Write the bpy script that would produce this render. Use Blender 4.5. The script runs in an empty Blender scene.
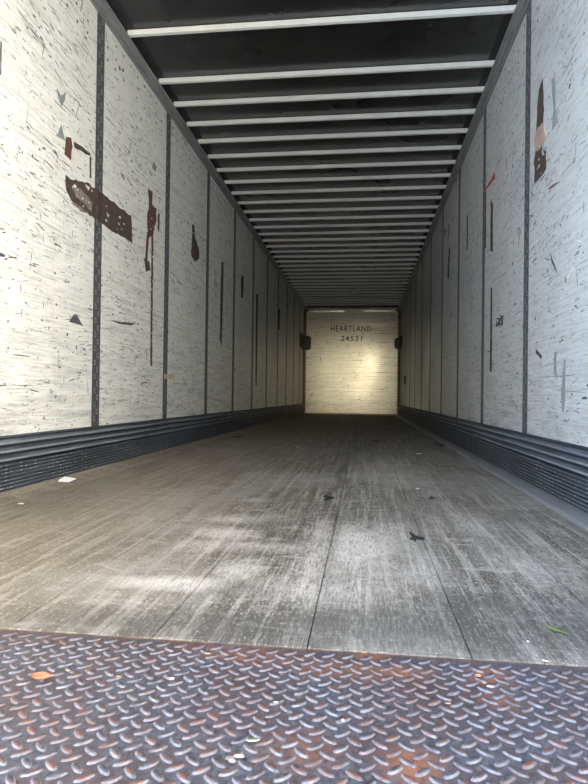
import bpy, math, random
from mathutils import Vector, Matrix, noise as mnoise

sc = bpy.context.scene
C = bpy.context.scene.collection
random.seed(7)

# ------------------------------------------------------------------ camera
F = 580.0
W_PX, H_PX = 588, 784
VP = (364.0, 397.0)          # where the trailer's long lines meet
ROLL = 0.013
CAM = Vector((0, 0, 0.47))
dx, dy = VP[0] - W_PX / 2, -(VP[1] - H_PX / 2)
cr, sr = math.cos(ROLL), math.sin(ROLL)
ux, uy = dx * cr - dy * sr, dx * sr + dy * cr
yaw = math.atan(ux / F)
pitch = math.atan(-uy / math.hypot(F, ux))
RC = (Matrix.Rotation(yaw, 3, 'Z') @ Matrix.Rotation(math.pi / 2 + pitch, 3, 'X') @ Matrix.Rotation(ROLL, 3, 'Z'))
cd = bpy.data.cameras.new('camera')
cam = bpy.data.objects.new('camera', cd)
C.objects.link(cam)
cam.matrix_world = Matrix.Translation(CAM) @ RC.to_4x4()
cd.sensor_fit = 'VERTICAL'
cd.sensor_height = 36.0
cd.lens = 36.0 * F / H_PX
cd.clip_start = 0.05
cd.clip_end = 200
sc.camera = cam

# ------------------------------------------------------------------ world
wd = bpy.data.worlds.new('daylight')
sc.world = wd
wd.use_nodes = True
wn = wd.node_tree.nodes
wl = wd.node_tree.links
wn.clear()
w_out = wn.new('ShaderNodeOutputWorld')
w_bg = wn.new('ShaderNodeBackground')
w_tc = wn.new('ShaderNodeTexCoord')
w_sx = wn.new('ShaderNodeSeparateXYZ')
wl.new(w_tc.outputs['Generated'], w_sx.inputs[0])
# across: blue open sky on the left, warm sunlit yard on the right
w_r = wn.new('ShaderNodeValToRGB')
w_r.color_ramp.elements[0].position = 0.15
w_r.color_ramp.elements[0].color = (0.56, 0.80, 1.20, 1)
w_r.color_ramp.elements[1].position = 0.75
w_r.color_ramp.elements[1].color = (1.50, 1.38, 1.13, 1)
w_mx = wn.new('ShaderNodeMapRange')
w_mx.inputs['From Min'].default_value = -1
w_mx.inputs['From Max'].default_value = 1
wl.new(w_sx.outputs[0], w_mx.inputs['Value'])
wl.new(w_mx.outputs[0], w_r.inputs[0])
# ground below the horizon is duller
w_mz = wn.new('ShaderNodeMapRange')
w_mz.inputs['From Min'].default_value = -0.25
w_mz.inputs['From Max'].default_value = 0.02
w_mz.inputs['To Min'].default_value = 0.62
w_mz.inputs['To Max'].default_value = 1.0
wl.new(w_sx.outputs[2], w_mz.inputs['Value'])
# narrow warm glow added low behind the open end to light the end wall
w_dot = wn.new('ShaderNodeVectorMath')
w_dot.operation = 'DOT_PRODUCT'
w_dot.inputs[1].default_value = Vector((0.020, -1, 0.062)).normalized()
wl.new(w_tc.outputs['Generated'], w_dot.inputs[0])
w_cl = wn.new('ShaderNodeMath'); w_cl.operation = 'MAXIMUM'; w_cl.inputs[1].default_value = 0.0
wl.new(w_dot.outputs['Value'], w_cl.inputs[0])
w_pw = wn.new('ShaderNodeMath'); w_pw.operation = 'POWER'; w_pw.inputs[1].default_value = 600.0
wl.new(w_cl.outputs[0], w_pw.inputs[0])
LOBE = 11.0
# sky dims higher up, easing light on the near floor
w_hi = wn.new('ShaderNodeMapRange')
w_hi.inputs['From Min'].default_value = 0.06
w_hi.inputs['From Max'].default_value = 0.55
w_hi.inputs['To Min'].default_value = 1.0
w_hi.inputs['To Max'].default_value = 0.75
wl.new(w_sx.outputs[2], w_hi.inputs['Value'])
w_m1 = wn.new('ShaderNodeMath'); w_m1.operation = 'MULTIPLY'
wl.new(w_mz.outputs[0], w_m1.inputs[0]); wl.new(w_hi.outputs[0], w_m1.inputs[1])
w_s1 = wn.new('ShaderNodeVectorMath'); w_s1.operation = 'SCALE'
wl.new(w_r.outputs[0], w_s1.inputs[0]); # sky boosted to either side, added to brighten the side walls
w_ab = wn.new('ShaderNodeMath'); w_ab.operation = 'ABSOLUTE'
wl.new(w_sx.outputs[0], w_ab.inputs[0])
w_sd = wn.new('ShaderNodeMapRange')
w_sd.inputs['From Min'].default_value = 0.12
w_sd.inputs['From Max'].default_value = 0.65
w_sd.inputs['To Min'].default_value = 0.55
w_sd.inputs['To Max'].default_value = 3.4
wl.new(w_ab.outputs[0], w_sd.inputs['Value'])
w_m2 = wn.new('ShaderNodeMath'); w_m2.operation = 'MULTIPLY'
wl.new(w_m1.outputs[0], w_m2.inputs[0]); wl.new(w_sd.outputs[0], w_m2.inputs[1])
wl.new(w_m2.outputs[0], w_s1.inputs['Scale'])
w_s2 = wn.new('ShaderNodeVectorMath'); w_s2.operation = 'SCALE'
w_s2.inputs[0].default_value = (1.25 * LOBE, 1.05 * LOBE, 0.62 * LOBE)
wl.new(w_pw.outputs[0], w_s2.inputs['Scale'])
w_ad = wn.new('ShaderNodeVectorMath'); w_ad.operation = 'ADD'
wl.new(w_s1.outputs[0], w_ad.inputs[0]); wl.new(w_s2.outputs[0], w_ad.inputs[1])
wl.new(w_ad.outputs[0], w_bg.inputs['Color'])
w_bg.inputs['Strength'].default_value = 1.0
wl.new(w_bg.outputs[0], w_out.inputs['Surface'])

sc.view_settings.view_transform = 'Standard'
sc.view_settings.look = 'None'
sc.view_settings.gamma = 1
sc.view_settings.use_curve_mapping = False
sc.view_settings.exposure = 2.5

# ------------------------------------------------------------------ sizes
XL, XR = -1.60, 0.92
Y0, Y1 = 0.15, 15.2
ZT = 2.785            # underside of the top rails
ZB = 2.815           # underside of the roof bows
ZR = 2.853           # roof sheet
SH = 0.275           # height of the kick plates


def ray(px, py):
    return RC @ Vector(((px - W_PX / 2), -(py - H_PX / 2), -F))


def at(px, py, axis, value):
    d = ray(px, py)
    t = (value - CAM[axis]) / d[axis]
    return CAM + d * t


# ------------------------------------------------------------------ helpers
class MB:
    def __init__(s):
        s.v, s.f, s.m = [], [], []

    def poly(s, pts, m=0):
        b = len(s.v)
        s.v += [tuple(p) for p in pts]
        s.f.append(tuple(range(b, b + len(pts))))
        s.m.append(m)

    def box(s, x0, x1, y0, y1, z0, z1, m=0):
        b = len(s.v)
        s.v += [(x, y, z) for z in (z0, z1) for y in (y0, y1) for x in (x0, x1)]
        for q in ((0, 2, 3, 1), (4, 5, 7, 6), (0, 1, 5, 4), (2, 6, 7, 3), (0, 4, 6, 2), (1, 3, 7, 5)):
            s.f.append(tuple(b + i for i in q))
            s.m.append(m)

    def extrude(s, prof, axis, a, b_, m=0):
        """closed profile swept along an axis; prof = pairs in the two other axes, in order"""
        n = len(prof)
        b = len(s.v)
        for t in (a, b_):
            for p in prof:
                c = list(p)
                c.insert(axis, t)
                s.v.append(tuple(c))
        for i in range(n):
            j = (i + 1) % n
            s.f.append((b + i, b + j, b + n + j, b + n + i))
            s.m.append(m)
        s.f.append(tuple(b + i for i in range(n))[::-1]); s.m.append(m)
        s.f.append(tuple(b + n + i for i in range(n))); s.m.append(m)

    def build(s, name, mats, parent=None, smooth=False, bevel=0, origin=None):
        me = bpy.data.meshes.new(name)
        v = s.v
        if origin is not None:
            v = [(p[0] - origin[0], p[1] - origin[1], p[2] - origin[2]) for p in s.v]
        me.from_pydata(v, [], s.f)
        if not isinstance(mats, (list, tuple)):
            mats = [mats]
        for m in mats:
            me.materials.append(m)
        me.polygons.foreach_set('material_index', s.m)
        if smooth:
            me.polygons.foreach_set('use_smooth', [True] * len(s.f))
        me.update()
        o = bpy.data.objects.new(name, me)
        if origin is not None:
            o.location = origin
        C.objects.link(o)
        if parent:
            o.parent = parent
        if bevel:
            bm_ = o.modifiers.new('bevel', 'BEVEL')
            bm_.width = bevel
            bm_.segments = 2
            bm_.limit_method = 'ANGLE'
        return o


def recalc(o):
    import bmesh
    bm = bmesh.new()
    bm.from_mesh(o.data)
    bmesh.ops.recalc_face_normals(bm, faces=bm.faces)
    bm.to_mesh(o.data)
    bm.free()
    return o


def tag(o, label=None, cat=None, group=None, kind=None):
    if label: o['label'] = label
    if cat: o['category'] = cat
    if group: o['group'] = group
    if kind: o['kind'] = kind
    return o


class Mat:
    """small node-graph writer"""
    def __init__(s, name):
        s.m = bpy.data.materials.new(name)
        s.m.use_nodes = True
        s.n = s.m.node_tree.nodes
        s.l = s.m.node_tree.links
        s.b = s.n['Principled BSDF']
        s.tc = s.n.new('ShaderNodeTexCoord')
        s.geo = None

    def pos(s, scale=(1, 1, 1), loc=(0, 0, 0), world=True):
        if world:
            if not s.geo:
                s.geo = s.n.new('ShaderNodeNewGeometry')
            src = s.geo.outputs['Position']
        else:
            src = s.tc.outputs['Object']
        mp = s.n.new('ShaderNodeMapping')
        mp.inputs['Scale'].default_value = scale
        mp.inputs['Location'].default_value = loc
        s.l.new(src, mp.inputs[0])
        return mp.outputs[0]

    def noise(s, scale, vec, detail=4, rough=0.55, distort=0.0):
        t = s.n.new('ShaderNodeTexNoise')
        t.inputs['Scale'].default_value = scale
        t.inputs['Detail'].default_value = detail
        t.inputs['Roughness'].default_value = rough
        t.inputs['Distortion'].default_value = distort
        s.l.new(vec, t.inputs['Vector'])
        return t.outputs[0]

    def rng(s, v, a, b, c=0.0, d=1.0):
        t = s.n.new('ShaderNodeMapRange')
        for k, x in (('From Min', a), ('From Max', b), ('To Min', c), ('To Max', d)):
            t.inputs[k].default_value = x
        s.l.new(v, t.inputs['Value'])
        return t.outputs[0]

    def math(s, op, a, b=None):
        t = s.n.new('ShaderNodeMath')
        t.operation = op
        for i, x in enumerate((a, b)):
            if x is None: continue
            if isinstance(x, (int, float)): t.inputs[i].default_value = x
            else: s.l.new(x, t.inputs[i])
        return t.outputs[0]

    def mix(s, fac, a, b, mode='MIX'):
        t = s.n.new('ShaderNodeMix')
        t.data_type = 'RGBA'
        t.blend_type = mode
        for inp, x in ((t.inputs[0], fac), (t.inputs[6], a), (t.inputs[7], b)):
            if isinstance(x, (int, float)): inp.default_value = x
            elif isinstance(x, tuple): inp.default_value = (*x, 1) if len(x) == 3 else x
            else: s.l.new(x, inp)
        return t.outputs[2]

    def out(s, col=None, rough=None, metal=None, bump=None, bstr=0.3, bdist=0.002, spec=None):
        def put(k, x):
            if x is None: return
            if isinstance(x, (int, float)): s.b.inputs[k].default_value = x
            elif isinstance(x, tuple): s.b.inputs[k].default_value = (*x, 1)
            else: s.l.new(x, s.b.inputs[k])
        put('Base Color', col); put('Roughness', rough); put('Metallic', metal)
        put('Specular IOR Level', spec)
        if bump is not None:
            t = s.n.new('ShaderNodeBump')
            t.inputs['Strength'].default_value = bstr
            t.inputs['Distance'].default_value = bdist
            s.l.new(bump, t.inputs['Height'])
            s.l.new(t.outputs[0], s.b.inputs['Normal'])
        return s.m

    def blob(s, x, y, rx, ry, warp, edge=0.5):
        """soft irregular spot lying at (x, y) on a horizontal surface"""
        p = s.pos((1 / rx, 1 / ry, 0), (-x / rx, -y / ry, 0))
        ln = s.n.new('ShaderNodeVectorMath'); ln.operation = 'LENGTH'
        s.l.new(p, ln.inputs[0])
        d = s.math('ADD', ln.outputs['Value'], warp)
        return s.rng(d, 1.0 + edge, 1.0 - edge)


# ------------------------------------------------------------------ materials
def wall_material(name, base, tint, r0=0.26, r1=0.42, sp=0.55):
    m = Mat(name)
    fine = m.noise(1.0, m.pos((6, 7, 150)), 3, 0.6)
    streak = m.noise(1.0, m.pos((1, 2.2, 75)), 5, 0.7)
    vert = m.noise(1.0, m.pos((1, 90, 3)), 3, 0.6)
    cloud = m.noise(1.6, m.pos((1, 1, 1)), 5, 0.6)
    speck = m.noise(1.0, m.pos((1, 16, 60)), 4, 0.7, 0.6)
    c = m.mix(m.rng(fine, 0.46, 0.68), base, tuple(k * 0.72 for k in base))
    c = m.mix(m.rng(streak, 0.52, 0.66, 0, 0.75), c, tuple(k * 0.52 for k in base))
    c = m.mix(m.rng(vert, 0.55, 0.75, 0, 0.35), c, tuple(k * 0.55 for k in base))
    c = m.mix(m.rng(cloud, 0.42, 0.7, 0, 0.45), c, tint)
    c = m.mix(m.rng(speck, 0.60, 0.66, 0, 0.85), c, (0.10, 0.11, 0.12))
    hue = m.noise(2.2, m.pos((1, 1, 1), (5, 3, 1)), 3)
    c = m.mix(m.rng(hue, 0.60, 0.78, 0, 0.25), c, (0.42, 0.40, 0.30))
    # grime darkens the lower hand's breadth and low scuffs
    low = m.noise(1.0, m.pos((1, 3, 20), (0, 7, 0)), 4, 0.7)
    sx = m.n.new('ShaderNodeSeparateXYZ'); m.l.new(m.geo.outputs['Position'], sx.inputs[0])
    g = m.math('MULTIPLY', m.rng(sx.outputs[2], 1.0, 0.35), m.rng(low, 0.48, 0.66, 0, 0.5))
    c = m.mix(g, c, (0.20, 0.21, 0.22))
    return m.out(c, m.rng(cloud, 0.3, 0.7, r0, r1), 0.0, streak, 0.25, 0.002, sp)


M = {}
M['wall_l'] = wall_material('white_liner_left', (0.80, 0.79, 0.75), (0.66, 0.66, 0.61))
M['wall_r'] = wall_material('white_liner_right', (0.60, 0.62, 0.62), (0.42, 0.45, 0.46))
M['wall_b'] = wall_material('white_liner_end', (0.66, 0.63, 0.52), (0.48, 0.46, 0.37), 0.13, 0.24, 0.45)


def simple(name, col, rough=0.5, metal=0.0, var=0.25, scale=20, stretch=(1, 1, 1), spec=None, bstr=0.15):
    m = Mat(name)
    n = m.noise(scale, m.pos(stretch), 4, 0.6)
    c = m.mix(m.rng(n, 0.3, 0.7), tuple(k * (1 - var) for k in col), tuple(min(1, k * (1 + var)) for k in col))
    return m.out(c, rough, metal, n, bstr, 0.001, spec)


M['mark'] = simple('black_scuff', (0.07, 0.075, 0.08), 0.8, 0, 0.3)
M['mark_grey'] = simple('grey_scuff', (0.24, 0.25, 0.26), 0.8, 0, 0.3)
M['mark_brown'] = simple('brown_scuff', (0.16, 0.09, 0.06), 0.8, 0, 0.3)
M['mark_green'] = simple('green_scuff', (0.12, 0.28, 0.24), 0.8, 0, 0.3)
M['mark_light'] = simple('pale_scratch', (0.9, 0.9, 0.88), 0.6, 0, 0.1)
M['red_paint'] = simple('red_paint', (0.42, 0.03, 0.05), 0.6, 0, 0.3)
M['tan_tape'] = simple('tan_tape', (0.62, 0.48, 0.30), 0.6, 0, 0.1)
M['torn'] = simple('bare_backing', (0.062, 0.042, 0.034), 0.75, 0, 0.45, 30)
M['torn_rust'] = simple('rusty_backing', (0.10, 0.046, 0.034), 0.8, 0, 0.4, 30)
M['torn_grey'] = simple('grey_backing', (0.20, 0.17, 0.16), 0.8, 0, 0.5, 30)
M['torn_pale'] = simple('pale_backing', (0.38, 0.27, 0.22), 0.8, 0, 0.3, 30)
M['fleck'] = simple('liner_fleck', (0.7, 0.68, 0.66), 0.7, 0, 0.1)
M['post'] = simple('galvanised_post', (0.075, 0.08, 0.085), 0.6, 0.2, 0.3, 25)
M['post_slot'] = simple('slot_rim', (0.24, 0.25, 0.25), 0.5, 0.2, 0.3, 40)
M['hole_and_shade'] = simple('slot_hole_and_shade', (0.03, 0.03, 0.03), 0.7)
M['rail'] = simple('rail_aluminium', (0.27, 0.275, 0.28), 0.4, 0.4, 0.25, 10, (1, 0.4, 6))
M['roof'] = None
m = Mat('roof_sheet')
n1 = m.noise(1.2, m.pos((1, 1, 1)), 4)
n2 = m.noise(1.5, m.pos((1, 1, 1)), 3)
c = m.mix(m.rng(n1, 0.3, 0.7), (0.07, 0.07, 0.078), (0.12, 0.12, 0.118))
M['roof'] = m.out(c, m.rng(n2, 0.3, 0.7, 0.24, 0.34), 0.85, n1, 0.05, 0.003)
M['bow'] = simple('bow_steel', (0.68, 0.68, 0.64), 0.5, 0.0, 0.04, 8, (4, 1, 1))
M['angle'] = simple('corner_angle', (0.10, 0.065, 0.045), 0.6, 0.2, 0.5, 12)
M['bracket'] = simple('bracket_iron', (0.035, 0.03, 0.022), 0.6, 0.3, 0.5, 30)
M['paint_black'] = simple('stencil_paint', (0.03, 0.035, 0.03), 0.7, 0, 0.5, 30)
M['paper'] = simple('white_paper', (0.85, 0.86, 0.88), 0.7, 0, 0.08, 60)
M['tar'] = simple('tar', (0.022, 0.022, 0.024), 0.6, 0, 0.4, 60)
M['brown_leaf'] = simple('dry_leaf', (0.38, 0.13, 0.07), 0.6, 0, 0.3, 60)
M['green_leaf'] = simple('green_leaf', (0.13, 0.20, 0.06), 0.45, 0, 0.35, 60)
M['green_dark'] = simple('leaf_edge', (0.05, 0.10, 0.03), 0.5, 0, 0.3, 60)
M['chip'] = simple('wood_chip', (0.42, 0.24, 0.12), 0.7, 0, 0.3, 80)
M['ledge'] = simple('ledge_metal', (0.27, 0.28, 0.30), 0.45, 0.35, 0.2, 14, (1, 0.2, 1))

# kick plate: dark blue-grey metal with rubbed crests, light painted on upper slopes
m = Mat('kick_plate_metal')
n1 = m.noise(1.0, m.pos((1, 2, 30)), 4, 0.6)
n2 = m.noise(2.0, m.pos((1, 1, 1)), 3)
c = m.mix(m.rng(n1, 0.35, 0.7), (0.025, 0.03, 0.04), (0.085, 0.10, 0.125))
c = m.mix(m.rng(n2, 0.45, 0.7, 0, 0.5), c, (0.06, 0.06, 0.06))
M['kick'] = m.out(c, m.rng(n1, 0.3, 0.7, 0.36, 0.55), 0.45, n1, 0.2, 0.001)
M['kick_crest'] = simple('kick_plate_crest', (0.26, 0.29, 0.33), 0.42, 0.3, 0.35, 6, (1, .3, 3))
M['kick_rub_and_light'] = simple('kick_plate_rub_and_light', (0.13, 0.15, 0.18), 0.45, 0.3, 0.5, 6, (1, .5, 3))
M['kick_dot'] = simple('rubbed_rivet', (0.50, 0.52, 0.54), 0.5, 0.2, 0.2, 40)

# floor boards
m = Mat('worn_floor_boards')
warp = m.math('MULTIPLY', m.math('SUBTRACT', m.noise(1.0, m.pos((9, 3, 1)), 5, 0.75), 0.5), 2.6)
grain = m.noise(1.0, m.pos((70, 5.0, 1)), 6, 0.8)
strips = m.noise(1.0, m.pos((20, 0.5, 1)), 4, 0.6)
cross = m.noise(1.0, m.pos((7, 16, 1)), 6, 0.8, 0.8)
cl = m.noise(1.5, m.pos((1, 0.8, 1), (3, 1, 0)), 5, 0.65)
sp = m.noise(150, m.pos((1, 0.5, 1)), 3, 0.8)
g2 = m.noise(1.0, m.pos((170, 22, 1)), 4, 0.8)
c = m.mix(m.rng(grain, 0.36, 0.66), (0.02, 0.018, 0.016), (0.17, 0.158, 0.138))
c = m.mix(m.rng(g2, 0.5, 0.64, 0, 0.55), c, (0.25, 0.235, 0.215))
c = m.mix(m.rng(g2, 0.48, 0.36, 0, 0.6), c, (0.025, 0.023, 0.02))
c = m.mix(m.rng(strips, 0.47, 0.55, 0, 0.7), c, (0.05, 0.045, 0.04))
str2 = m.noise(1.0, m.pos((38, 1.3, 1), (9, 2, 0)), 5, 0.75)
c = m.mix(m.rng(str2, 0.52, 0.60, 0, 0.7), c, (0.25, 0.24, 0.225))
c = m.mix(m.rng(cl, 0.5, 0.62, 0, 0.55), c, (0.19, 0.19, 0.185))
c = m.mix(m.rng(cross, 0.54, 0.62, 0, 0.6), c, (0.24, 0.23, 0.22))
c = m.mix(m.rng(cross, 0.44, 0.36, 0, 0.6), c, (0.05, 0.046, 0.04))
c = m.mix(m.rng(sp, 0.56, 0.66, 0, 0.6), c, (0.45, 0.44, 0.42))
# left side is browner
sx = m.n.new('ShaderNodeSeparateXYZ'); m.l.new(m.geo.outputs['Position'], sx.inputs[0])
c = m.mix(m.rng(sx.outputs[0], -0.2, -1.2, 0, 0.35), c, (0.21, 0.165, 0.12))


def fl(px, py):
    p = at(px, py, 2, 0.0)
    return p.x, p.y


white = None
for px, py, rx, ry, k in ((352, 545, .12, .30, .85), (330, 570, .09, .13, .5), (318, 590, .16, .10, .45), (380, 540, .08, .25, .55),
                          (170, 583, .13, .045, .8), (240, 570, .05, .10, .55), (235, 519, .09, .06, .55), (222, 533, .10, .07, .7),
                          (205, 545, .08, .07, .5), (260, 547, .22, .05, .45), (300, 590, .12, .05, .4), (255, 500, .06, .05, .4),
                          (350, 585, .18, .06, .35), (420, 575, .09, .13, .3), (520, 560, .10, .2, .35), (460, 520, .10, .3, .35), (290, 480, .3, .3, .2), (390, 470, .2, .9, .3)):
    x, y = fl(px, py)
    b = m.math('MULTIPLY', m.blob(x, y, rx, ry, warp, 0.55), k)
    b = m.math('MULTIPLY', b, m.rng(g2, 0.36, 0.56, 0.25, 1))
    white = b if white is None else m.math('MAXIMUM', white, b)
c = m.mix(white, c, (0.40, 0.38, 0.365))
dark = None
for px, py, rx, ry, k in ((400, 628, .34, .12, .9), (250, 628, .22, .09, .85), (130, 622, .18, .08, .7), (520, 620, .28, .16, .85), (330, 640, .5, .05, .5), (60, 500, .2, .5, .3),
                          (335, 530, .02, .5, .6), (443, 515, .018, .3, .6), (340, 470, .02, .5, .5),
                          (240, 590, .06, .06, .6), (375, 430, .4, 1.0, .2)):
    x, y = fl(px, py)
    b = m.math('MULTIPLY', m.blob(x, y, rx, ry, warp, 0.5), k)
    dark = b if dark is None else m.math('MAXIMUM', dark, b)
c = m.mix(m.math('MULTIPLY', dark, m.rng(g2, 0.36, 0.6, 1, 0.55)), c, (0.042, 0.042, 0.041))
c = m.mix(1.0, c, (1.35, 1.32, 1.28), 'MULTIPLY')
M['floor'] = m.out(c, m.rng(cl, 0.3, 0.7, 0.55, 0.72), 0.0, grain, 0.5, 0.003, 0.4)
M['gap'] = simple('floor_gap', (0.02, 0.018, 0.015), 0.9)

# tread plate
m = Mat('tread_steel')
a = m.noise(1.0, m.pos((6, 6, 1)), 5, 0.7)
b = m.noise(110, m.pos((1, 1, 1)), 5, 0.8)
r2 = m.noise(1.0, m.pos((9, 9, 1), (4, 2, 0)), 5, 0.8)
sx = m.n.new('ShaderNodeSeparateXYZ'); m.l.new(m.geo.outputs['Position'], sx.inputs[0])
c = m.mix(m.rng(b, 0.35, 0.65), (0.03, 0.03, 0.04), (0.125, 0.13, 0.165))
c = m.mix(m.rng(a, 0.42, 0.62, 0, 0.75), c, (0.075, 0.045, 0.043))
rust = m.math('MULTIPLY', m.rng(r2, 0.50, 0.66), m.rng(b, 0.36, 0.60))
edge = m.rng(sx.outputs[1], 0.84, 1.02, 0.15, 0.9)
c = m.mix(m.math('MULTIPLY', rust, edge), c, (0.15, 0.06, 0.032))
sp1 = None
for px, py, rx, ry, k in ((412, 765, .035, .035, .9), (398, 672, .05, .02, .8), (490, 676, .035, .03, .8), (370, 655, .03, .02, .8), (500, 700, .03, .03, .5), (300, 750, .05, .04, .35), (340, 670, .1, .03, .5), (250, 655, .1, .03, .4)):
    x, y = fl(px, py)
    q = m.math('MULTIPLY', m.blob(x, y, rx, ry, m.math('MULTIPLY', m.math('SUBTRACT', b, 0.5), 2.5), 0.5), k)
    sp1 = q if sp1 is None else m.math('MAXIMUM', sp1, q)
fk = m.noise(1.0, m.pos((150, 90, 1)), 3, 0.8, 0.6)
c = m.mix(m.math('MULTIPLY', m.rng(fk, 0.60, 0.66), m.rng(sx.outputs[1], 0.72, 1.0, 0.25, 0.9)), c, (0.30, 0.20, 0.16))
c = m.mix(m.rng(fk, 0.44, 0.38, 0, 0.6), c, (0.015, 0.013, 0.018))
c = m.mix(m.math('MULTIPLY', sp1, m.rng(b, 0.35, 0.6, 0.2, 1)), c, (0.34, 0.13, 0.06))
M['tread'] = m.out(c, m.rng(b, 0.3, 0.7, 0.32, 0.55), 0.35, b, 0.5, 0.002, 0.6)
m2 = Mat('tread_lug_steel')
b = m2.noise(60, m2.pos((1, 1, 1)), 4, 0.7)
a = m2.noise(1.0, m2.pos((7, 7, 1), (2, 8, 0)), 5, 0.7)
c = m2.mix(m2.rng(b, 0.35, 0.65), (0.08, 0.08, 0.10), (0.20, 0.21, 0.25))
c = m2.mix(m2.rng(a, 0.46, 0.64, 0, 0.6), c, (0.15, 0.075, 0.055))
M['lug'] = m2.out(c, 0.48, 0.2, b, 0.6, 0.001, 0.4)
m2 = Mat('tread_lug_top')
b = m2.noise(70, m2.pos((1, 1, 1)), 4, 0.7)
a = m2.noise(38, m2.pos((1, 1, 1), (2, 8, 0)), 3, 0.6)
c = m2.mix(m2.rng(b, 0.35, 0.65), (0.035, 0.035, 0.045), (0.10, 0.10, 0.12))
c = m2.mix(m2.rng(a, 0.46, 0.60, 0, 0.75), c, (0.18, 0.07, 0.04))
M['lug_top'] = m2.out(c, 0.45, 0.3, b, 0.4, 0.001, 0.5)

# ------------------------------------------------------------------ structure
# floor: boards with real joints
mb = MB()
YS = 1.085   # where the boards meet the steel sill
edges = [XL, -1.30, -1.00, -0.70, -0.40, -0.10, 0.20, 0.505, 0.80]
mb.box(XL - .03, XR + .03, YS, Y1 + .05, -0.06, -0.012, 1)
for i in range(len(edges) - 1):
    mb.box(edges[i] + .0013, edges[i + 1] - .0013, YS, Y1, -0.012, 0.0, 0)
tag(recalc(mb.build('floor', [M['floor'], M['gap']])), 'worn grey wooden plank floor running the length of the trailer', kind='structure')

# side walls
POST_W = 0.10


def seam_ys(first, step=1.22):
    ys = []
    y = first
    while y - step > Y0: y -= step
    while y < Y1 - 0.3:
        ys.append(y)
        y += step
    return ys


yl = at(98, 230, 0, XL).y
yr = at(527, 200, 0, XR).y
print('first seams', yl, yr, [at(x, 300, 0, XL).y for x in (165, 206, 234, 253)], [at(x, 300, 0, XR).y for x in (484, 458, 440)])
YL = seam_ys(yl)
YR = seam_ys(yr)


def dash(mb, X, s, y, z, L, T, ang, mi, rnd):
    """a pointed scratch lying on the wall face"""
    c_, s_ = math.cos(ang), math.sin(ang)
    pts = []
    for (u, v) in ((-.5, 0), (-.2, .5 * rnd.uniform(.4, 1)), (.25, .5 * rnd.uniform(.4, 1)), (.5, 0), (.15, -.5 * rnd.uniform(.4, 1)), (-.3, -.5 * rnd.uniform(.3, 1))):
        a_, b_ = u * L, v * T
        pts.append((X + s * 0.0009, y + a_ * c_ - b_ * s_, z + a_ * s_ + b_ * c_))
    if s > 0: pts = pts[::-1]
    mb.poly(pts, mi)


def wall(name, X, s, ys, mat, seed, label):
    """s = +1 when the room lies on the +x side of the face"""
    rnd = random.Random(seed)
    outer = MB()
    outer.box(min(X - s * .05, X - s * .012), max(X - s * .05, X - s * .012), Y0, Y1 + .05, -0.06, ZR + .03)
    root = tag(outer.build(name, M['post']), label, kind='structure')
    cuts = [Y0] + ys + [Y1]
    mats = [mat, M['mark'], M['mark_grey'], M['mark_brown'], M['mark_green'], M['mark_light']]
    for i in range(len(cuts) - 1):
        a, b = cuts[i] + (0.03 if i else 0), cuts[i + 1] - 0.03
        p = MB()
        p.box(min(X, X - s * .012), max(X, X - s * .012), a, b, SH - .03, ZT + .01)
        if 1.2 < b < 12:
            near = max(0.25, 1 - max(0, a - 3) / 9)
            n = int(620 * near)
            centres = [(rnd.uniform(a, b), rnd.uniform(.4, 2.6), rnd.uniform(.1, .3)) for _ in range(14)]
            for k in range(n):
                if rnd.random() < .55:
                    cy, cz, rr = rnd.choice(centres)
                    y, z = rnd.gauss(cy, rr), rnd.gauss(cz, rr * .7)
                else:
                    y, z = rnd.uniform(a, b), rnd.uniform(SH + .02, 2.7)
                L = min(.22, .008 + rnd.expovariate(1 / .035))
                T = rnd.uniform(.003, .0095) * (1 if L > .04 else 1.5)
                if rnd.random() < .06: T *= 2.2
                ang = rnd.gauss(0, .16) - (.14 if z > 1.2 else 0)
                if rnd.random() < .12: ang += math.pi / 2
                if y - L / 2 < a or y + L / 2 > b or z - L / 2 < SH or z > ZT - .03: continue
                mi = rnd.choices((1, 2, 3, 4, 5), (5.5, 7, .8, .35, 1))[0]
                dash(p, X, s, y, z, L, T, ang, mi, rnd)
            # rows of rivet heads just under the top rail
            y = a + .06
            while y < b - .04:
                for zz in (ZT - .10, ZT - .17, ZT - .25):
                    if rnd.random() < .8:
                        dash(p, X, s, y + rnd.uniform(-.01, .01), zz + rnd.uniform(-.01, .01),   .022, .024, .4, 1, rnd)
                y += .12
            # long faint fork-lift scrapes
            for k in range(5):
                L = rnd.uniform(.25, .7)
                y = rnd.uniform(a + L / 2, b - L / 2) if b - a > L else None
                if y: dash(p, X, s, y, rnd.uniform(.35, 2.2), L, rnd.uniform(.002, .005), rnd.gauss(0, .03), rnd.choice((1, 2, 2)), rnd)
        p.build('wall_panel', mats, root)
    return root


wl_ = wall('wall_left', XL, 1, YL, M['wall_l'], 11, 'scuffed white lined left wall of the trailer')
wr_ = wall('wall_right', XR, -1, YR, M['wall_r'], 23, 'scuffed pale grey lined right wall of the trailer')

# end wall
mb = MB()
mb.box(XL - .03, XR + .03, Y1, Y1 + .05, -0.06, ZR + .03)
rnd = random.Random(5)
for k in range(170):
    x, z = rnd.uniform(XL + .1, XR - .1), rnd.uniform(.1, 2.7)
    L, T = rnd.uniform(.03, .16), rnd.uniform(.008, .022)
    if rnd.random() < .3: L, T = T, L
    pts = [(x - L / 2, Y1 - .001, z), (x, Y1 - .001, z - T / 2), (x + L / 2, Y1 - .001, z + T * .2), (x + L * .1, Y1 - .001, z + T / 2)]
    mb.poly(pts, 1 if rnd.random() < .25 else 2)
wb = tag(mb.build('wall_back', [M['wall_b'], M['mark'], M['mark_grey']]), 'pale end wall with black stencilled lettering', kind='structure')
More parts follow.
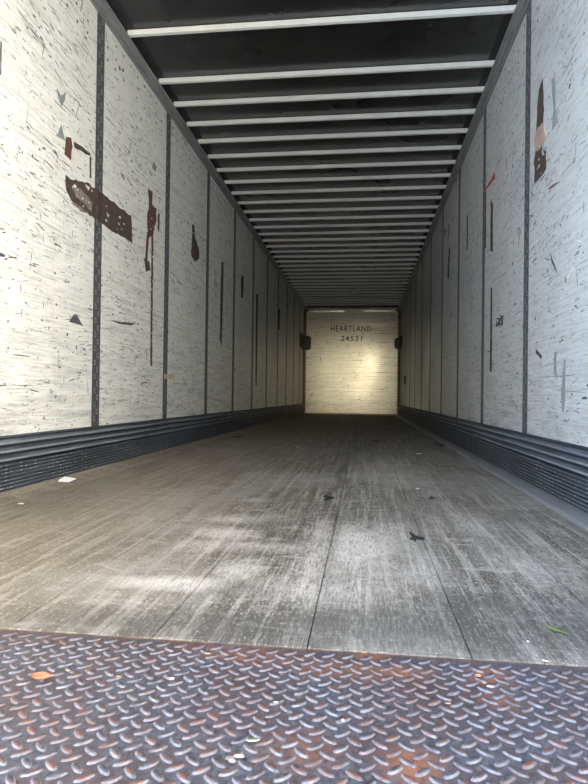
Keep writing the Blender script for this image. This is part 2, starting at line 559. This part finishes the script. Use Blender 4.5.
# steel angles round the end wall
mb = MB()
mb.box(XL, XL + .07, Y1 - .02, Y1, 0, ZT)
mb.box(XL, XL + .02, Y1 - .07, Y1 - .02, 0, ZT)
mb.box(XR - .07, XR, Y1 - .02, Y1, 0, ZT)
mb.box(XR - .02, XR, Y1 - .07, Y1 - .02, 0, ZT)
mb.box(XL + .07, XR - .07, Y1 - .03, Y1, ZT + .0, ZR)
mb.box(XL + .07, XR - .07, Y1 - .02, Y1, 0, .035)
# corner gussets
for a_, s_ in ((XL + .07, 1), (XR - .07, -1)):
    pr = [(a_, ZT - .03), (a_ + s_ * .09, ZT - .03), (a_, ZT - .12)]
    if s_ < 0: pr = pr[::-1]
    n0 = len(mb.v)
    mb.v += [(p_[0], y_, p_[1]) for y_ in (Y1 - .02, Y1 - .002) for p_ in pr]
    mb.f += [(n0, n0 + 1, n0 + 2), (n0 + 3, n0 + 5, n0 + 4), (n0, n0 + 3, n0 + 4, n0 + 1), (n0 + 1, n0 + 4, n0 + 5, n0 + 2), (n0 + 2, n0 + 5, n0 + 3, n0)]
    mb.m += [0] * 5
tag(recalc(mb.build('frame', M['angle'], wb)), 'rusty brown angle frame')
mb = MB()
mb.box(XL + .17, -0.55, Y1 - .006, Y1, ZT - .095, ZT - .055)
mb.box(-0.05, XR - .2, Y1 - .006, Y1, ZT - .095, ZT - .055)
mb.box(-.35, .86 - .2, Y1 - .006, Y1, 2.34, 2.352)
M['light_stripe'] = simple('light_stripe_metal', (0.9, 0.9, 0.86), 0.25, 0.6, 0.05)  # bright strips stand in for stripes of light on the end wall
tag(mb.build('painted_light_stripe', M['light_stripe'], wb), 'bright strips painted as stripes of light along the top')


def lettering(txt, px0, px1, pyc, name, hscale=1.0):
    a_, b_ = at(px0, pyc, 1, Y1), at(px1, pyc, 1, Y1)
    cu = bpy.data.curves.new(name, 'FONT')
    cu.body = txt
    cu.size = 0.2
    cu.extrude = 0.001
    cu.space_character = 1.18
    cu.offset = 0.0022
    o = bpy.data.objects.new(name, cu)
    C.objects.link(o)
    dg = bpy.context.evaluated_depsgraph_get()
    me = bpy.data.meshes.new_from_object(o.evaluated_get(dg))
    bpy.data.objects.remove(o)
    xs = [v.co.x for v in me.vertices]; ys_ = [v.co.y for v in me.vertices]
    w_, h_ = max(xs) - min(xs), max(ys_) - min(ys_)
    k = (b_.x - a_.x) / w_
    kh = hscale / h_
    for v in me.vertices:
        v.co = ((v.co.x - min(xs)) * k, -v.co.z * .5, (v.co.y - min(ys_)) * kh)
    me.materials.append(M['paint_black'])
    o = bpy.data.objects.new(name, me)
    o.location = (a_.x, Y1 - .0015, a_.z - hscale / 2)
    C.objects.link(o)
    o.parent = wb
    return o


lettering('HEARTLAND', 331, 371, 328.5, 'stencilled_name', 0.155)
lettering('24531', 341, 362, 338.5, 'stencilled_number', 0.135)

# ceiling
mb = MB()
mb.box(XL - .03, XR + .03, Y0, Y1 + .05, ZR, ZR + .03)
# sheet laps every fourth bow or so
for y in (3.0, 5.75, 8.5, 11.3):
    mb.box(XL, XR, y, y + .04, ZR - .003, ZR)
tag(mb.build('ceiling', M['roof']), 'dark metal roof sheet above the bows', kind='structure')

# top rails
for name, X, s in (('trim_1', XL, 1), ('trim_2', XR, -1)):
    prof = [(X, ZT - .045), (X + s * .012, ZT - .045), (X + s * .012, ZT - .022), (X + s * .030, ZT - .018), (X + s * .034, ZT - .002),
            (X + s * .048, ZT + .002), (X + s * .052, ZT + .018), (X, ZT + .018)]
    mb = MB()
    mb.extrude([(p_[0], p_[1]) for p_ in prof], 1, Y0, Y1)
    o = recalc(mb.build(name, M['rail']))
    tag(o, 'grey aluminium top rail along the %s wall' % ('left' if s > 0 else 'right'), kind='structure')
    # backing above the ledge, plus a black strip standing in for shadow at the roof edge
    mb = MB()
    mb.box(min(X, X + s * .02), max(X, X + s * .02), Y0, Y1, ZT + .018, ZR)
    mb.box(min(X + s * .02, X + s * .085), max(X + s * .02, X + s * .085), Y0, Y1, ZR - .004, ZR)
    tag(mb.build('rail_web_and_shade', M['hole_and_shade'], o), 'black web above the rail, with a strip painted as roof-edge shade')

# kick plates along the foot of both walls
for name, X, s in (('baseboard_left', XL, 1), ('baseboard_right', XR, -1)):
    pr = [(X, 0.0)]
    d0 = .018
    z = 0.0
    pr.append((X + s * d0, z))
    # fine ribs low down, three broad ribs above
    for k in range(9):
        pr += [(X + s * (d0 + .0), z + .004), (X + s * (d0 + .006), z + .008), (X + s * (d0 + .006), z + .013), (X + s * d0, z + .0165)]
        z += .0168
    for k in range(3):
        pr += [(X + s * (d0 - .010), z + .006), (X + s * (d0 + .012), z + .014), (X + s * (d0 + .012), z + .024), (X + s * (d0 - .010), z + .034)]
        z += .037
    pr += [(X + s * .016, SH - .008), (X + s * .004, SH), (X, SH)]
    mb = MB()
    mb.extrude(pr, 1, Y0, Y1)
    for k in range(9): mb.m[2 + 4 * k + 1] = 3
    for k in range(3):
        mb.m[38 + 4 * k + 1] = 2
        mb.m[38 + 4 * k + 2] = 3  # upper slopes painted lighter, as though catching the light
    rnd = random.Random(3 if s > 0 else 4)
    y = 1.4
    while y < 9:
        for k in range(1, 9):
            if rnd.random() < .55 * (0.35 + 0.65 * (math.sin(y * 9) > -.2)):
                zz = (k + .6) * .0168 + rnd.uniform(-.002, .002)
                L = rnd.uniform(.006, .02)
                xx = X + s * (d0 + .0068)
                q = [(xx, y, zz - .0018), (xx, y + L, zz - .0018), (xx, y + L, zz + .0018), (xx, y, zz + .0018)]
                if s > 0: q = q
                mb.poly(q if s > 0 else q[::-1], 1)
        y += .035 + rnd.uniform(0, .01)
    # rubbed crests of the broad ribs
    o = recalc(mb.build(name, [M['kick'], M['kick_dot'], M['kick_crest'], M['kick_rub_and_light']]))
    tag(o, 'dark ribbed metal kick plate at the foot of the %s wall' % ('left' if s > 0 else 'right'), kind='structure')
    if s > 0:
        mb = MB()
        mb.extrude([(XL + .13, -.012), (XL + .13, .001), (XL + .05, .018), (XL + d0, .032), (XL + d0, -.012)], 1, YS, Y1)
        tag(recalc(mb.build('floor_edge', M['floor'], o)), 'dirt-covered edge board')
    if s < 0:
        mb = MB()
        mb.extrude([(.80, -.012), (.803, .010), (.812, .014), (XR - d0, .014), (XR - d0, -.012)], 1, YS, Y1)
        tag(recalc(mb.build('floor_ledge', M['ledge'], o)), 'smooth grey metal ledge')

# ------------------------------------------------------------------ torn patches (surface marks belong to the wall)
def torn(parent, X, s, pix, mat, name, label, jag=.006, flecks=0, seed=1, pale=None, lift=0.0):
    rnd = random.Random(seed)
    pts = []
    P = [at(px, py, 0, X) for px, py in pix]
    n = len(P)
    for i in range(n):
        a_, b_ = P[i], P[(i + 1) % n]
        k = max(1, int((b_ - a_).length / .03))
        for j in range(k):
            q = a_.lerp(b_, j / k)
            pts.append((q.y + rnd.uniform(-jag, jag), q.z + rnd.uniform(-jag, jag)))
    mb = MB()
    f0, f1 = X + s * .0002, X + s * (.0022 + lift)
    b0 = len(mb.v)
    N = len(pts)
    mb.v += [(f0, *p_) for p_ in pts] + [(f1, *p_) for p_ in pts]
    mb.f.append(tuple(range(N, 2 * N))); mb.m.append(0)
    for i in range(N):
        j = (i + 1) % N
        mb.f.append((i, j, N + j, N + i)); mb.m.append(0)
    ys_ = [p_[0] for p_ in pts]; zs = [p_[1] for p_ in pts]

    def inside(y, z):
        c_ = False
        for i in range(N):
            y1, z1 = pts[i]; y2, z2 = pts[i - 1]
            if (z1 > z) != (z2 > z) and y < (y2 - y1) * (z - z1) / (z2 - z1) + y1: c_ = not c_
        return c_
    k = 0
    tries = 0
    while k < flecks and tries < 4000:
        tries += 1
        y, z = rnd.uniform(min(ys_), max(ys_)), rnd.uniform(min(zs), max(zs))
        if not inside(y, z): continue
        r = rnd.uniform(.006, .03)
        n0 = len(mb.v)
        q = [(y + r * math.cos(t) * rnd.uniform(.3, 1.2), z + r * .55 * math.sin(t) * rnd.uniform(.3, 1.2)) for t in (0, 1, 2, 3, 4, 5)]
        if not all(inside(*u) for u in q): continue
        mb.v += [(X + s * (.0028 + lift), *u) for u in q]
        mb.f.append(tuple(range(n0, n0 + 6))); mb.m.append(1)
        k += 1
    import bmesh
    o = mb.build(name, [M[mat], M['fleck' if not pale else pale]])
    bm = bmesh.new(); bm.from_mesh(o.data)
    bmesh.ops.triangulate(bm, faces=[f for f in bm.faces if len(f.verts) > 6])
    bmesh.ops.recalc_face_normals(bm, faces=bm.faces)
    bm.to_mesh(o.data); bm.free()
    o.parent = parent
    if label: o['label'] = label
    return o


L_ = wl_; R_ = wr_
XLp = XL
torn(L_, XLp, 1, [(66, 176), (73, 180), (84, 181), (97, 190), (97, 219), (84, 212), (70, 200), (66, 190)], 'torn', 'torn_liner', 'dark brown torn patch left of the first post', .008, 10, 1)
torn(L_, XLp, 1, [(97, 189), (114, 203), (131, 216), (132, 243), (112, 231), (97, 220)], 'torn', 'torn_liner', 'dark brown torn patch right of the first post', .006, 9, 2)
torn(L_, XLp, 1, [(72, 186), (82, 190), (92, 203), (91, 212), (84, 205), (75, 196)], 'torn_grey', 'peeled_layer', 'greyish peeled streak', .008, 5, 50, lift=.001)
torn(L_, XLp, 1, [(72, 203), (80, 206), (86, 213), (80, 211)], 'torn_grey', 'peeled_layer', None, .006, 0, 51, lift=.001)
torn(L_, XLp, 1, [(66, 137), (71, 138), (72, 146), (71, 160), (64, 154)], 'torn_rust', 'torn_liner', 'small reddish torn spot', .005, 0, 3)
torn(L_, XLp, 1, [(74, 141), (90, 153), (91, 157), (74, 147)], 'torn', 'torn_liner', 'short dark torn strip', .004, 0, 4)
torn(L_, XLp, 1, [(89.6, 157), (91, 157), (91, 178), (89.6, 178)], 'torn_rust', 'torn_liner', None, .002, 0, 5)
torn(L_, XLp, 1, [(61, 125), (65, 141), (57, 137)], 'mark_grey', 'torn_liner', None, .004, 0, 6)
torn(L_, XLp, 1, [(57, 88), (61, 96), (66, 92), (65, 100), (62, 106), (58, 98)], 'mark_grey', 'torn_liner', None, .004, 0, 7)
torn(L_, XLp, 1, [(68, 234), (82, 247), (77, 247), (70, 243)], 'mark', 'scrape', None, .004, 0, 8) if False else None
torn(L_, XLp, 1, [(76, 314), (83, 326), (69, 321), (73, 316)], 'mark', 'scrape', 'black triangular gouge', .004, 0, 9)
# second panel: long vertical rip
torn(L_, XLp, 1, [(148, 188), (152, 192), (152, 205), (156, 208), (156, 222), (153, 232), (148, 240), (147, 215), (149, 205)], 'torn_rust', 'torn_liner', 'reddish brown vertical tear', .006, 3, 10)
torn(L_, XLp, 1, [(147, 232), (149, 232), (147, 262), (145, 260)], 'torn_rust', 'torn_liner', None, .003, 0, 11)
torn(L_, XLp, 1, [(144, 258), (149, 262), (150, 270), (146, 272)], 'torn', 'torn_liner', None, .004, 1, 12)
torn(L_, XLp, 1, [(151.5, 232), (153.2, 232), (151.8, 366), (150.2, 366)], 'torn_rust', 'torn_liner', 'long thin reddish vertical rip', .004, 8, 13)
torn(L_, XLp, 1, [(158, 214), (159.5, 214), (159, 232), (157.5, 228)], 'torn', 'torn_liner', None, .003, 0, 14)
torn(L_, XLp, 1, [(153, 160), (156, 166), (155, 172), (152, 168)], 'mark_grey', 'torn_liner', None, .004, 0, 15)
torn(L_, XLp, 1, [(109, 320), (122, 322), (133, 323), (136, 322), (132, 325.5), (120, 324)], 'mark', 'scrape', 'black horizontal gouge', .002, 0, 16)
torn(L_, XLp, 1, [(164, 374), (174, 374), (174, 379), (164, 379)], 'tan_tape', 'tape', 'small tan tape strip', .001, 0, 17)
torn(L_, XLp, 1, [(192, 224), (194, 225), (195, 238), (199, 250), (199, 259), (195, 262), (191, 255), (192, 240)], 'torn', 'torn_liner', None, .006, 3, 18)
torn(L_, XLp, 1, [(221.5, 262), (223.5, 262), (223, 290), (221.5, 346), (219.8, 340), (220.5, 290)], 'torn', 'torn_liner', None, .006, 0, 19)
torn(L_, XLp, 1, [(241, 275), (243.5, 277), (243, 298), (241, 298)], 'torn', 'torn_liner', None, .01, 0, 20)
torn(L_, XLp, 1, [(256, 294), (258, 294), (256.5, 385), (255.5, 385)], 'torn', 'torn_liner', None, .006, 0, 21)
torn(L_, XLp, 1, [(278, 309), (280, 309), (279.5, 330), (278, 330)], 'torn', 'torn_liner', None, .01, 0, 22)
torn(L_, XLp, 1, [(0, 41), (1.2, 42), (1.2, 75), (0, 75)], 'mark', 'scrape', None, .003, 0, 23)
# right wall
torn(R_, XR, -1, [(543, 78), (539, 90), (537, 120), (536, 150), (534, 166), (537, 168), (542, 150), (544, 110)], 'torn', 'torn_liner', 'dark brown vertical tear', .005, 0, 30)
torn(R_, XR, -1, [(544, 122), (538, 128), (535, 140), (536, 152), (541, 148), (546, 138)], 'torn_pale', 'torn_liner', 'pale peeled spot', .006, 0, 31, lift=.0015)
torn(R_, XR, -1, [(546, 150), (535, 160), (535, 183), (546, 170)], 'torn', 'torn_liner', 'dark torn square', .005, 8, 32, lift=.0008)
torn(R_, XR, -1, [(555, 76), (552, 80), (554, 110), (552, 130), (559, 122), (556, 112), (556, 90)], 'mark_grey', 'torn_liner', None, .006, 0, 33)
torn(R_, XR, -1, [(495, 172), (492, 178), (486, 188), (484.5, 192), (489, 186), (495, 178)], 'red_paint', 'paint_mark', 'red slanting paint stroke', .004, 0, 34)
torn(R_, XR, -1, [(485.2, 192), (486.1, 192), (486.0, 248), (485.2, 248)], 'torn_rust', 'paint_mark', None, .004, 0, 35)
torn(R_, XR, -1, [(491, 200), (493, 205), (492.8, 252), (490.5, 252)], 'torn', 'torn_liner', None, .006, 2, 36)
torn(R_, XR, -1, [(491, 288), (492.3, 288), (491.8, 372), (490, 372)], 'torn', 'torn_liner', None, .006, 0, 37)
torn(R_, XR, -1, [(467, 215), (468, 215), (467.6, 250), (466.8, 250)], 'torn', 'torn_liner', None, .006, 0, 38)
torn(R_, XR, -1, [(449, 247), (450, 247), (449, 280), (447.5, 276)], 'torn', 'torn_liner', None, .01, 0, 39)
torn(R_, XR, -1, [(404, 376), (406, 376), (406, 384), (404, 384)], 'mark', 'scrape', None, .01, 0, 40)
torn(R_, XR, -1, [(564, 358), (566, 362), (566, 400), (563, 412), (561, 395), (563, 380)], 'mark_grey', 'scrape', None, .008, 0, 41)
torn(R_, XR, -1, [(555, 350), (557, 352), (557, 380), (554, 372)], 'mark_grey', 'scrape', None, .008, 0, 42)
torn(R_, XR, -1, [(536, 349), (542, 356), (541, 359), (536, 353)], 'mark', 'scrape', None, .003, 0, 43)
torn(R_, XR, -1, [(551, 254), (556, 268), (557, 273), (552, 262)], 'mark', 'scrape', None, .003, 0, 44)
torn(R_, XR, -1, [(497, 318), (503, 316), (503, 325), (496, 327)], 'mark', 'scrape', 'dark smudged gouge', .008, 3, 45)

# ------------------------------------------------------------------ sill of tread plate
mb = MB()
mb.box(XL + .026, XR - .026, Y0 - .25, YS - .012, -0.05, 0.0)
rnd = random.Random(9)
P_ = 0.0225


def lug(cx, cy, ang, L, Wd, h):
    n0 = len(mb.v)
    c_, s_ = math.cos(ang), math.sin(ang)
    N = 10
    for (kr, kz) in ((1.0, -0.0002), (0.74, h)):
        for i in range(N):
            t = 2 * math.pi * i / N
            u = math.cos(t); v = math.sin(t)
            u_ = u * L / 2 * kr
            v_ = v * Wd / 2 * (kr if kr == 1 else .58)
            mb.v.append((cx + u_ * c_ - v_ * s_, cy + u_ * s_ + v_ * c_, kz))
    mb.v.append((cx, cy, h * 1.02))
    for i in range(N):
        j = (i + 1) % N
        mb.f.append((n0 + i, n0 + j, n0 + N + j, n0 + N + i)); mb.m.append(1)
        mb.f.append((n0 + N + i, n0 + N + j, n0 + 2 * N)); mb.m.append(2)


CX = 0.0172      # column spacing; each column repeats one slant
col_ = 0
x = XL + .045
while x < XR - .045:
    y = Y0 + .2 + (CX if col_ % 2 else 0)
    while y < YS - .028:
        lug(x + rnd.uniform(-.0006, .0006), y + rnd.uniform(-.0006, .0006), math.radians((40 if col_ % 2 else -40) + rnd.uniform(-4, 4)), .029, .0118, .0024 * rnd.uniform(.7, 1.1))
        y += CX * 2
    x += CX; col_ += 1
plate = mb.build('tread_plate', [M['tread'], M['lug'], M['lug_top']], smooth=False)
me = plate.data
me.polygons.foreach_set('use_smooth', [i >= 6 for i in range(len(me.polygons))])
tag(plate, 'rusty blue-grey steel tread plate at the open end of the floor', 'metal plate')
# ragged rusty joint between plate and boards
mb = MB()
x = XL + .03
rnd = random.Random(31)
mb.box(XL + .026, XR - .026, YS - .012, YS, -0.05, -0.003)
M['rust'] = simple('rust_joint', (0.12, 0.07, 0.05), 0.8, 0.1, 0.6, 60)
tag(mb.build('joint_strip', M['rust'], plate), 'rusty strip along the inner edge')

# ------------------------------------------------------------------ posts
ords = ['first', 'second', 'third', 'fourth', 'fifth', 'sixth', 'seventh', 'eighth', 'ninth', 'tenth', 'eleventh', 'twelfth']


def make_post(X, s, y, detail):
    mb = MB()
    z0, z1 = SH, ZT - .045
    w = POST_W / 2
    mb.extrude([(X - s * .010, y - w), (X + s * .001, y - w), (X + s * .001, y + w), (X - s * .010, y + w)], 2, z0, z1)
    o = recalc(mb.build('wall_post', M['post'], origin=(X, y, z0)))
    if detail:
        mb = MB()
        z = z0 + .03
        k = 0
        while z < z1 - .04:
            yy = y + (.016 if k % 2 else -.016)
            f = X + s * .0022
            mb.box(min(X - s * .002, f), max(X - s * .002, f), yy - .009, yy + .009, z, z + .03, 0)
            mb.box(min(f, f + s * .0004), max(f, f + s * .0004), yy - .004, yy + .004, z + .006, z + .024, 1)
            z += .042; k += 1
        q = mb.build('slot_row', [M['post_slot'], M['hole_and_shade']], o, origin=(X, y, z0))
        q.location = (0, 0, 0)
        tag(q, 'paler staggered slots down the post')
    return o


for (ys, X, s, side, vis, first) in ((YL, XL, 1, 'left', 2.4, None), (YR, XR, -1, 'right', 2.4, None)):
    vy = [y for y in ys if y > vis]
    for k, y in enumerate(vy):
        o = make_post(X, s, y, y < 9)
        if k < 7:
            extra = {0: 'widest', 1: 'next'}.get(k)
            lab = 'grey slotted upright post on the %s wall, %s post from the open end' % (side, ords[k])
            tag(o, lab, 'post', 'upright posts along the %s wall' % side)
        else:
            tag(o, 'thin dark upright post on the %s wall, close-set deep inside near the end wall' % side, 'post', 'upright posts deep inside on the %s wall' % side)

# ------------------------------------------------------------------ roof bows
def make_bow():
    mb = MB()
    pr = [(-.014, 0), (-.012, -.029), (.010, -.031), (.013, 0), (.024, 0), (.024, .003), (-.014, .003)]
    # profile in (y, z), swept across the trailer
    mb.extrude(pr, 0, XL + .036, XR - .036)
    o = recalc(mb.build('roof_bow', M['bow']))
    return o


bow_me = None
bys = [3.63, 4.21]
y = 4.21
while y + .345 < Y1 - .08:
    y += .345
    bys.append(y)
bow0 = make_bow()
for k, y in enumerate(bys):
    o = bow0 if k == 0 else bow0.copy()
    if k: C.objects.link(o)
    o.location = (0, y, ZR - .007)
    o.rotation_euler = (0, 0, 0)
    n = k + 1
    if k == 0: lab = 'pale metal roof bow nearest the camera, widest of all across the dark roof'
    elif k < 12: lab = 'pale metal roof bow across the dark roof, %s from the open end' % ords[k]
    else: lab = None
    if lab: tag(o, lab, 'roof beam', 'roof bows across the front part of the roof')
    elif k < len(bys) - 3: tag(o, 'thin metal roof bow in the close-set rows deep inside the trailer', 'roof beam', 'roof bows deep inside the trailer')
    else: tag(o, ['thin metal roof bow third from the end wall', 'thin metal roof bow second from the end wall', 'thin metal roof bow directly against the end wall'][k - (len(bys) - 3)], 'roof beam', 'roof bows by the end wall')

# ------------------------------------------------------------------ corner brackets
for X, s, px0, px1, py0, py1, side in ((XL, 1, 297, 309, 336, 350, 'left'), (XR, -1, 391, 403, 338, 349, 'right')):
    za, zb = at(px0, py0, 1, Y1).z, at(px0, py1, 1, Y1).z
    za, zb = max(za, zb), min(za, zb)
    root = bpy.data.objects.new('corner_bracket', None)
    C.objects.link(root)
    root.location = (X, Y1, zb)
    wx = .20 if side == 'left' else .16
    mb = MB()
    r = .05
    # flange on the end wall, with clipped corners
    w_, h_ = wx, za - zb
    pr = [(s * .0, 0), (s * (w_ - r), 0), (s * w_, r), (s * w_, h_ - r), (s * (w_ - r), h_), (0, h_)]
    mb.extrude(pr, 1, -.034, -.022)
    a1 = recalc(mb.build('flange', M['bracket'], root))
    mb = MB()
    L2 = .9 if side == 'left' else .6
    pr = [(-.022, 0), (-.022, h_), (-L2 + r, h_), (-L2, h_ - r), (-L2, r), (-L2 + r, 0)]
    mb.extrude(pr, 0, s * .006, s * .022)
    a2 = recalc(mb.build('flange', M['bracket'], root))
    for (u, v) in ((.25, .25), (.75, .25), (.25, .75), (.75, .75)):
        cx, cz = s * w_ * u, h_ * v
        ring = [(cx + .014 * math.cos(t * math.pi / 4), cz + .014 * math.sin(t * math.pi / 4)) for t in range(8)]
        mb = MB()
        mb.extrude(ring, 1, -.042, -.034)
        recalc(mb.build('bolt', M['angle'], root))
    tag(root, 'dark corner bracket at mid height where the %s wall meets the end wall' % side, 'bracket')

# ------------------------------------------------------------------ litter
def scrap(px, py, w, h, mat, name, label, cat, group=None, z=0.0, curl=.003, seed=0, rot=0.0, n=9, th=.0012):
    """an irregular flat scrap, slightly curled, resting on the surface"""
    rnd = random.Random(seed)
    p = at(px, py, 2, z)
    ring = []
    for i in range(n):
        t = 2 * math.pi * i / n
        r = rnd.uniform(.72, 1.1)
        ring.append((math.cos(t) * r * w / 2, math.sin(t) * r * h / 2))
    mb = MB()
    mb.v.append((0, 0, th + curl * .1))
    mb.v.append((0, 0, 0.0003))
    for (u, v) in ring:
        k = (u / (w / 2)) ** 2 + (v / (h / 2)) ** 2
        mb.v.append((u, v, th + curl * k * .5))
        mb.v.append((u, v, 0.0003 + curl * k * .5))
    for i in range(n):
        a_, b_ = 2 + 2 * i, 2 + 2 * ((i + 1) % n)
        mb.f += [(0, a_, b_), (1, b_ + 1, a_ + 1), (a_, a_ + 1, b_ + 1, b_)]
        mb.m += [0, 0, 0]
    o = recalc(mb.build(name, M[mat], smooth=False))
    o.location = (p.x, p.y, z)
    o.rotation_euler = (0, 0, rot)
    return tag(o, label, cat, group)


# crumpled folded paper by the left kick plate
p = at(53, 481.5, 2, 0.012)
mb = MB()
pts = [(-.035, -.03, .003), (.0, -.03, .004), (.035, -.03, .002), (.04, .05, .010), (.0, .055, .014), (-.03, .05, .018)]
for dz in (.0, -.0012):
    mb.v += [(a_, b_, c_ + dz) for a_, b_, c_ in pts]
mb.f += [(0, 1, 4, 5), (1, 2, 3, 4), (11, 10, 7, 6), (10, 9, 8, 7)] + [(i, (i + 1) % 6, 6 + (i + 1) % 6, 6 + i) for i in range(6)]
mb.m += [0] * 10
o = recalc(mb.build('paper_scrap', M['paper']))
o.location = (max(p.x, XL + .075), p.y, .014)
tag(o, 'folded white paper scrap on the floor beside the left kick plate', 'paper')
scrap(36, 479, .11, .03, 'mark_grey', 'plastic_scrap', 'thin grey plastic sliver just left of the folded white paper', 'litter', seed=2)
scrap(419, 454.2, .065, .10, 'paper', 'paper_scrap', 'small white paper scrap on the floor in the right half, farthest into the trailer', 'paper', seed=3, curl=.01)
scrap(417.5, 489, .024, .03, 'paper', 'paper_scrap', 'tiny white paper crumb on the floor in the right half below the other scrap', 'paper', seed=4, curl=.004)
scrap(209, 439.5, .09, .06, 'paper', 'paper_scrap', 'small white scrap on the floor by the left kick plate, beyond the folded paper', 'paper', seed=5, curl=.01)
scrap(297.5, 447, .03, .05, 'paper', 'paper_scrap', 'tiny white speck of paper in the left middle of the floor', 'paper', seed=6)
scrap(21, 504, .03, .012, 'paper', 'paper_scrap', 'tiny pale crumb near the left edge below the folded paper', 'paper', seed=61)
scrap(238, 437.5, .13, .28, 'tar', 'rubber_scrap', 'black rubber scrap on the floor near the left kick plate', 'litter', seed=7, curl=.03)
# tar spots: lobed black blots
def blot(px, py, r, seed, label):
    rnd = random.Random(seed)
    p = at(px, py, 2, 0)
    mb = MB()
    N = 22
    ring = []
    for i in range(N):
        t = 2 * math.pi * i / N
        k = r * (0.65 + .45 * math.sin(3 * t + seed) * rnd.uniform(.3, 1) + rnd.uniform(-.15, .25))
        ring.append((math.cos(t) * k, math.sin(t) * k * 2.8))
    mb.v.append((0, 0, .004))
    mb.v += [(u * .8, v * .8, .0032) for u, v in ring] + [(u, v, 0.0004) for u, v in ring]
    for i in range(N):
        j = (i + 1) % N
        mb.f += [(0, 1 + i, 1 + j), (1 + i, 1 + N + i, 1 + N + j, 1 + j)]
        mb.m += [0, 0]
    mb.f.append(tuple(1 + N + i for i in range(N))[::-1]); mb.m.append(0)
    o = recalc(mb.build('tar_blot', M['tar'], smooth=True))
    o.location = (p.x, p.y, 0)
    tag(o, label, 'stain', 'tar blots on the floor')


blot(328, 498, .032, 1, 'black tar blot on the floor left of centre')
blot(415, 537.5, .026, 2, 'black tar blot on the floor right of centre, nearest the camera')
blot(432, 498, .018, 3, 'small dark tar blot in the right half of the floor behind the larger one')
blot(375, 441, .06, 5, 'dark tar blot far down the middle of the floor')
blot(440, 445, .07, 6, 'faint dark tar blot far down the floor beside the right kick plate')


def leaf(px, py, L, Wd, rot, mats, label, cup, z=0.0, stem=True, bend=0.0, tilt=0.0):
    p = at(px, py, 2, z)
    root = bpy.data.objects.new('leaf', None)
    C.objects.link(root)
    root.location = (p.x, p.y, z)
    root.rotation_euler = (0, 0, rot)
    N = 10
    mb = MB()
    rows = []
    for i in range(N + 1):
        t = i / N
        w = Wd / 2 * (math.sin(math.pi * t ** .8) ** .8 if 0 < t < 1 else 0.02)
        row = []
        for j in (-1, -.5, 0, .5, 1):
            x = (t - .5) * L
            y_ = j * w + bend * math.sin(math.pi * t)
            z_ = .0008 + cup * (j * j) * math.sin(math.pi * t) + cup * .9 * (2 * t - 1) ** 2 + tilt * (j + 1) * w
            row.append(len(mb.v)); mb.v.append((x, y_, z_))
        rows.append(row)
    for i in range(N):
        for j in range(4):
            mb.f.append((rows[i][j], rows[i + 1][j], rows[i + 1][j + 1], rows[i][j + 1]))
            mb.m.append(1 if j in (0,) and len(mats) > 1 else 0)
    o = mb.build('blade', [M[k] for k in mats], root, smooth=True)
    sm = o.modifiers.new('thick', 'SOLIDIFY'); sm.thickness = .0006; sm.offset = 1
    if stem:
        mb = MB()
        z0 = .001 + cup * .9
        mb.box(L * .48, L * .62, -.0007, .0007, z0, z0 + .0013)
        mb.build('stem', M[mats[0]], root)
    return tag(root, label, 'leaf')


leaf(41, 680, .034, .020, .05, ['brown_leaf'], 'dry orange-brown leaf on the left of the tread plate', .008, z=.0024)
leaf(556, 631, .044, .014, -.95, ['green_leaf', 'green_dark'], 'curled green leaf on the floor boards at the right', .003, bend=-.004)
leaf(546, 662.5, .016, .006, -.5, ['paper', 'green_dark'], 'small pale curled leaf on the joint between boards and tread plate', .002, z=0.0, stem=False, bend=-.001)
leaf(253, 742, .018, .006, .2, ['green_leaf', 'paper'], 'small green and white leaf bit on the tread plate, lower centre', .002, z=.0024, stem=False)
for (px, py, w, h, mat, lab, sd) in (
        (528, 642, .005, .004, 'paper', 'tiny white crumb on the boards left of the green leaf', 11),
        (364, 653, .012, .006, 'chip', 'tan wood chip on the inner edge of the tread plate, centre', 12),
        (276, 703, .007, .004, 'paper', 'tiny white crumb on the tread plate left of centre', 13),
        (343, 721, .005, .005, 'paper', 'tiny white crumb on the middle of the tread plate', 14),
        (490, 687, .012, .004, 'paper', 'thin white sliver on the tread plate at the right', 15),
        (478, 676, .012, .010, 'chip', 'tan wood chip on the right part of the tread plate', 16),
        (484, 683, .008, .006, 'chip', 'smaller tan chip between the wood chip and white sliver', 17),
        (448, 704, .010, .004, 'chip', 'tan splinter on the tread plate right of centre', 18),
        (239, 757, .014, .006, 'paper', 'white paper shred on the tread plate, lower left of centre', 19),
        (232, 762, .008, .005, 'paper', 'smallest white shred beside the lower paper shred', 20),
        (68, 671, .010, .003, 'chip', 'pinkish splinter on the tread plate right of the brown leaf', 21),
        (118, 677, .007, .005, 'chip', 'small tan chip on the left part of the tread plate', 22),
        (207, 654, .014, .003, 'chip', 'tan splinter along the inner edge of the plate, left of centre', 23),
        (172, 679, .008, .004, 'paper', 'tiny pale chip on the tread plate left of centre', 24)):
    onp = py > 655
    scrap(px, py, w, h, mat, 'wood_chip' if mat == 'chip' else 'paper_crumb', lab, 'wood chip' if mat == 'chip' else 'crumb', None, .0024 if onp else 0.0, .001, sd, 0, 6)
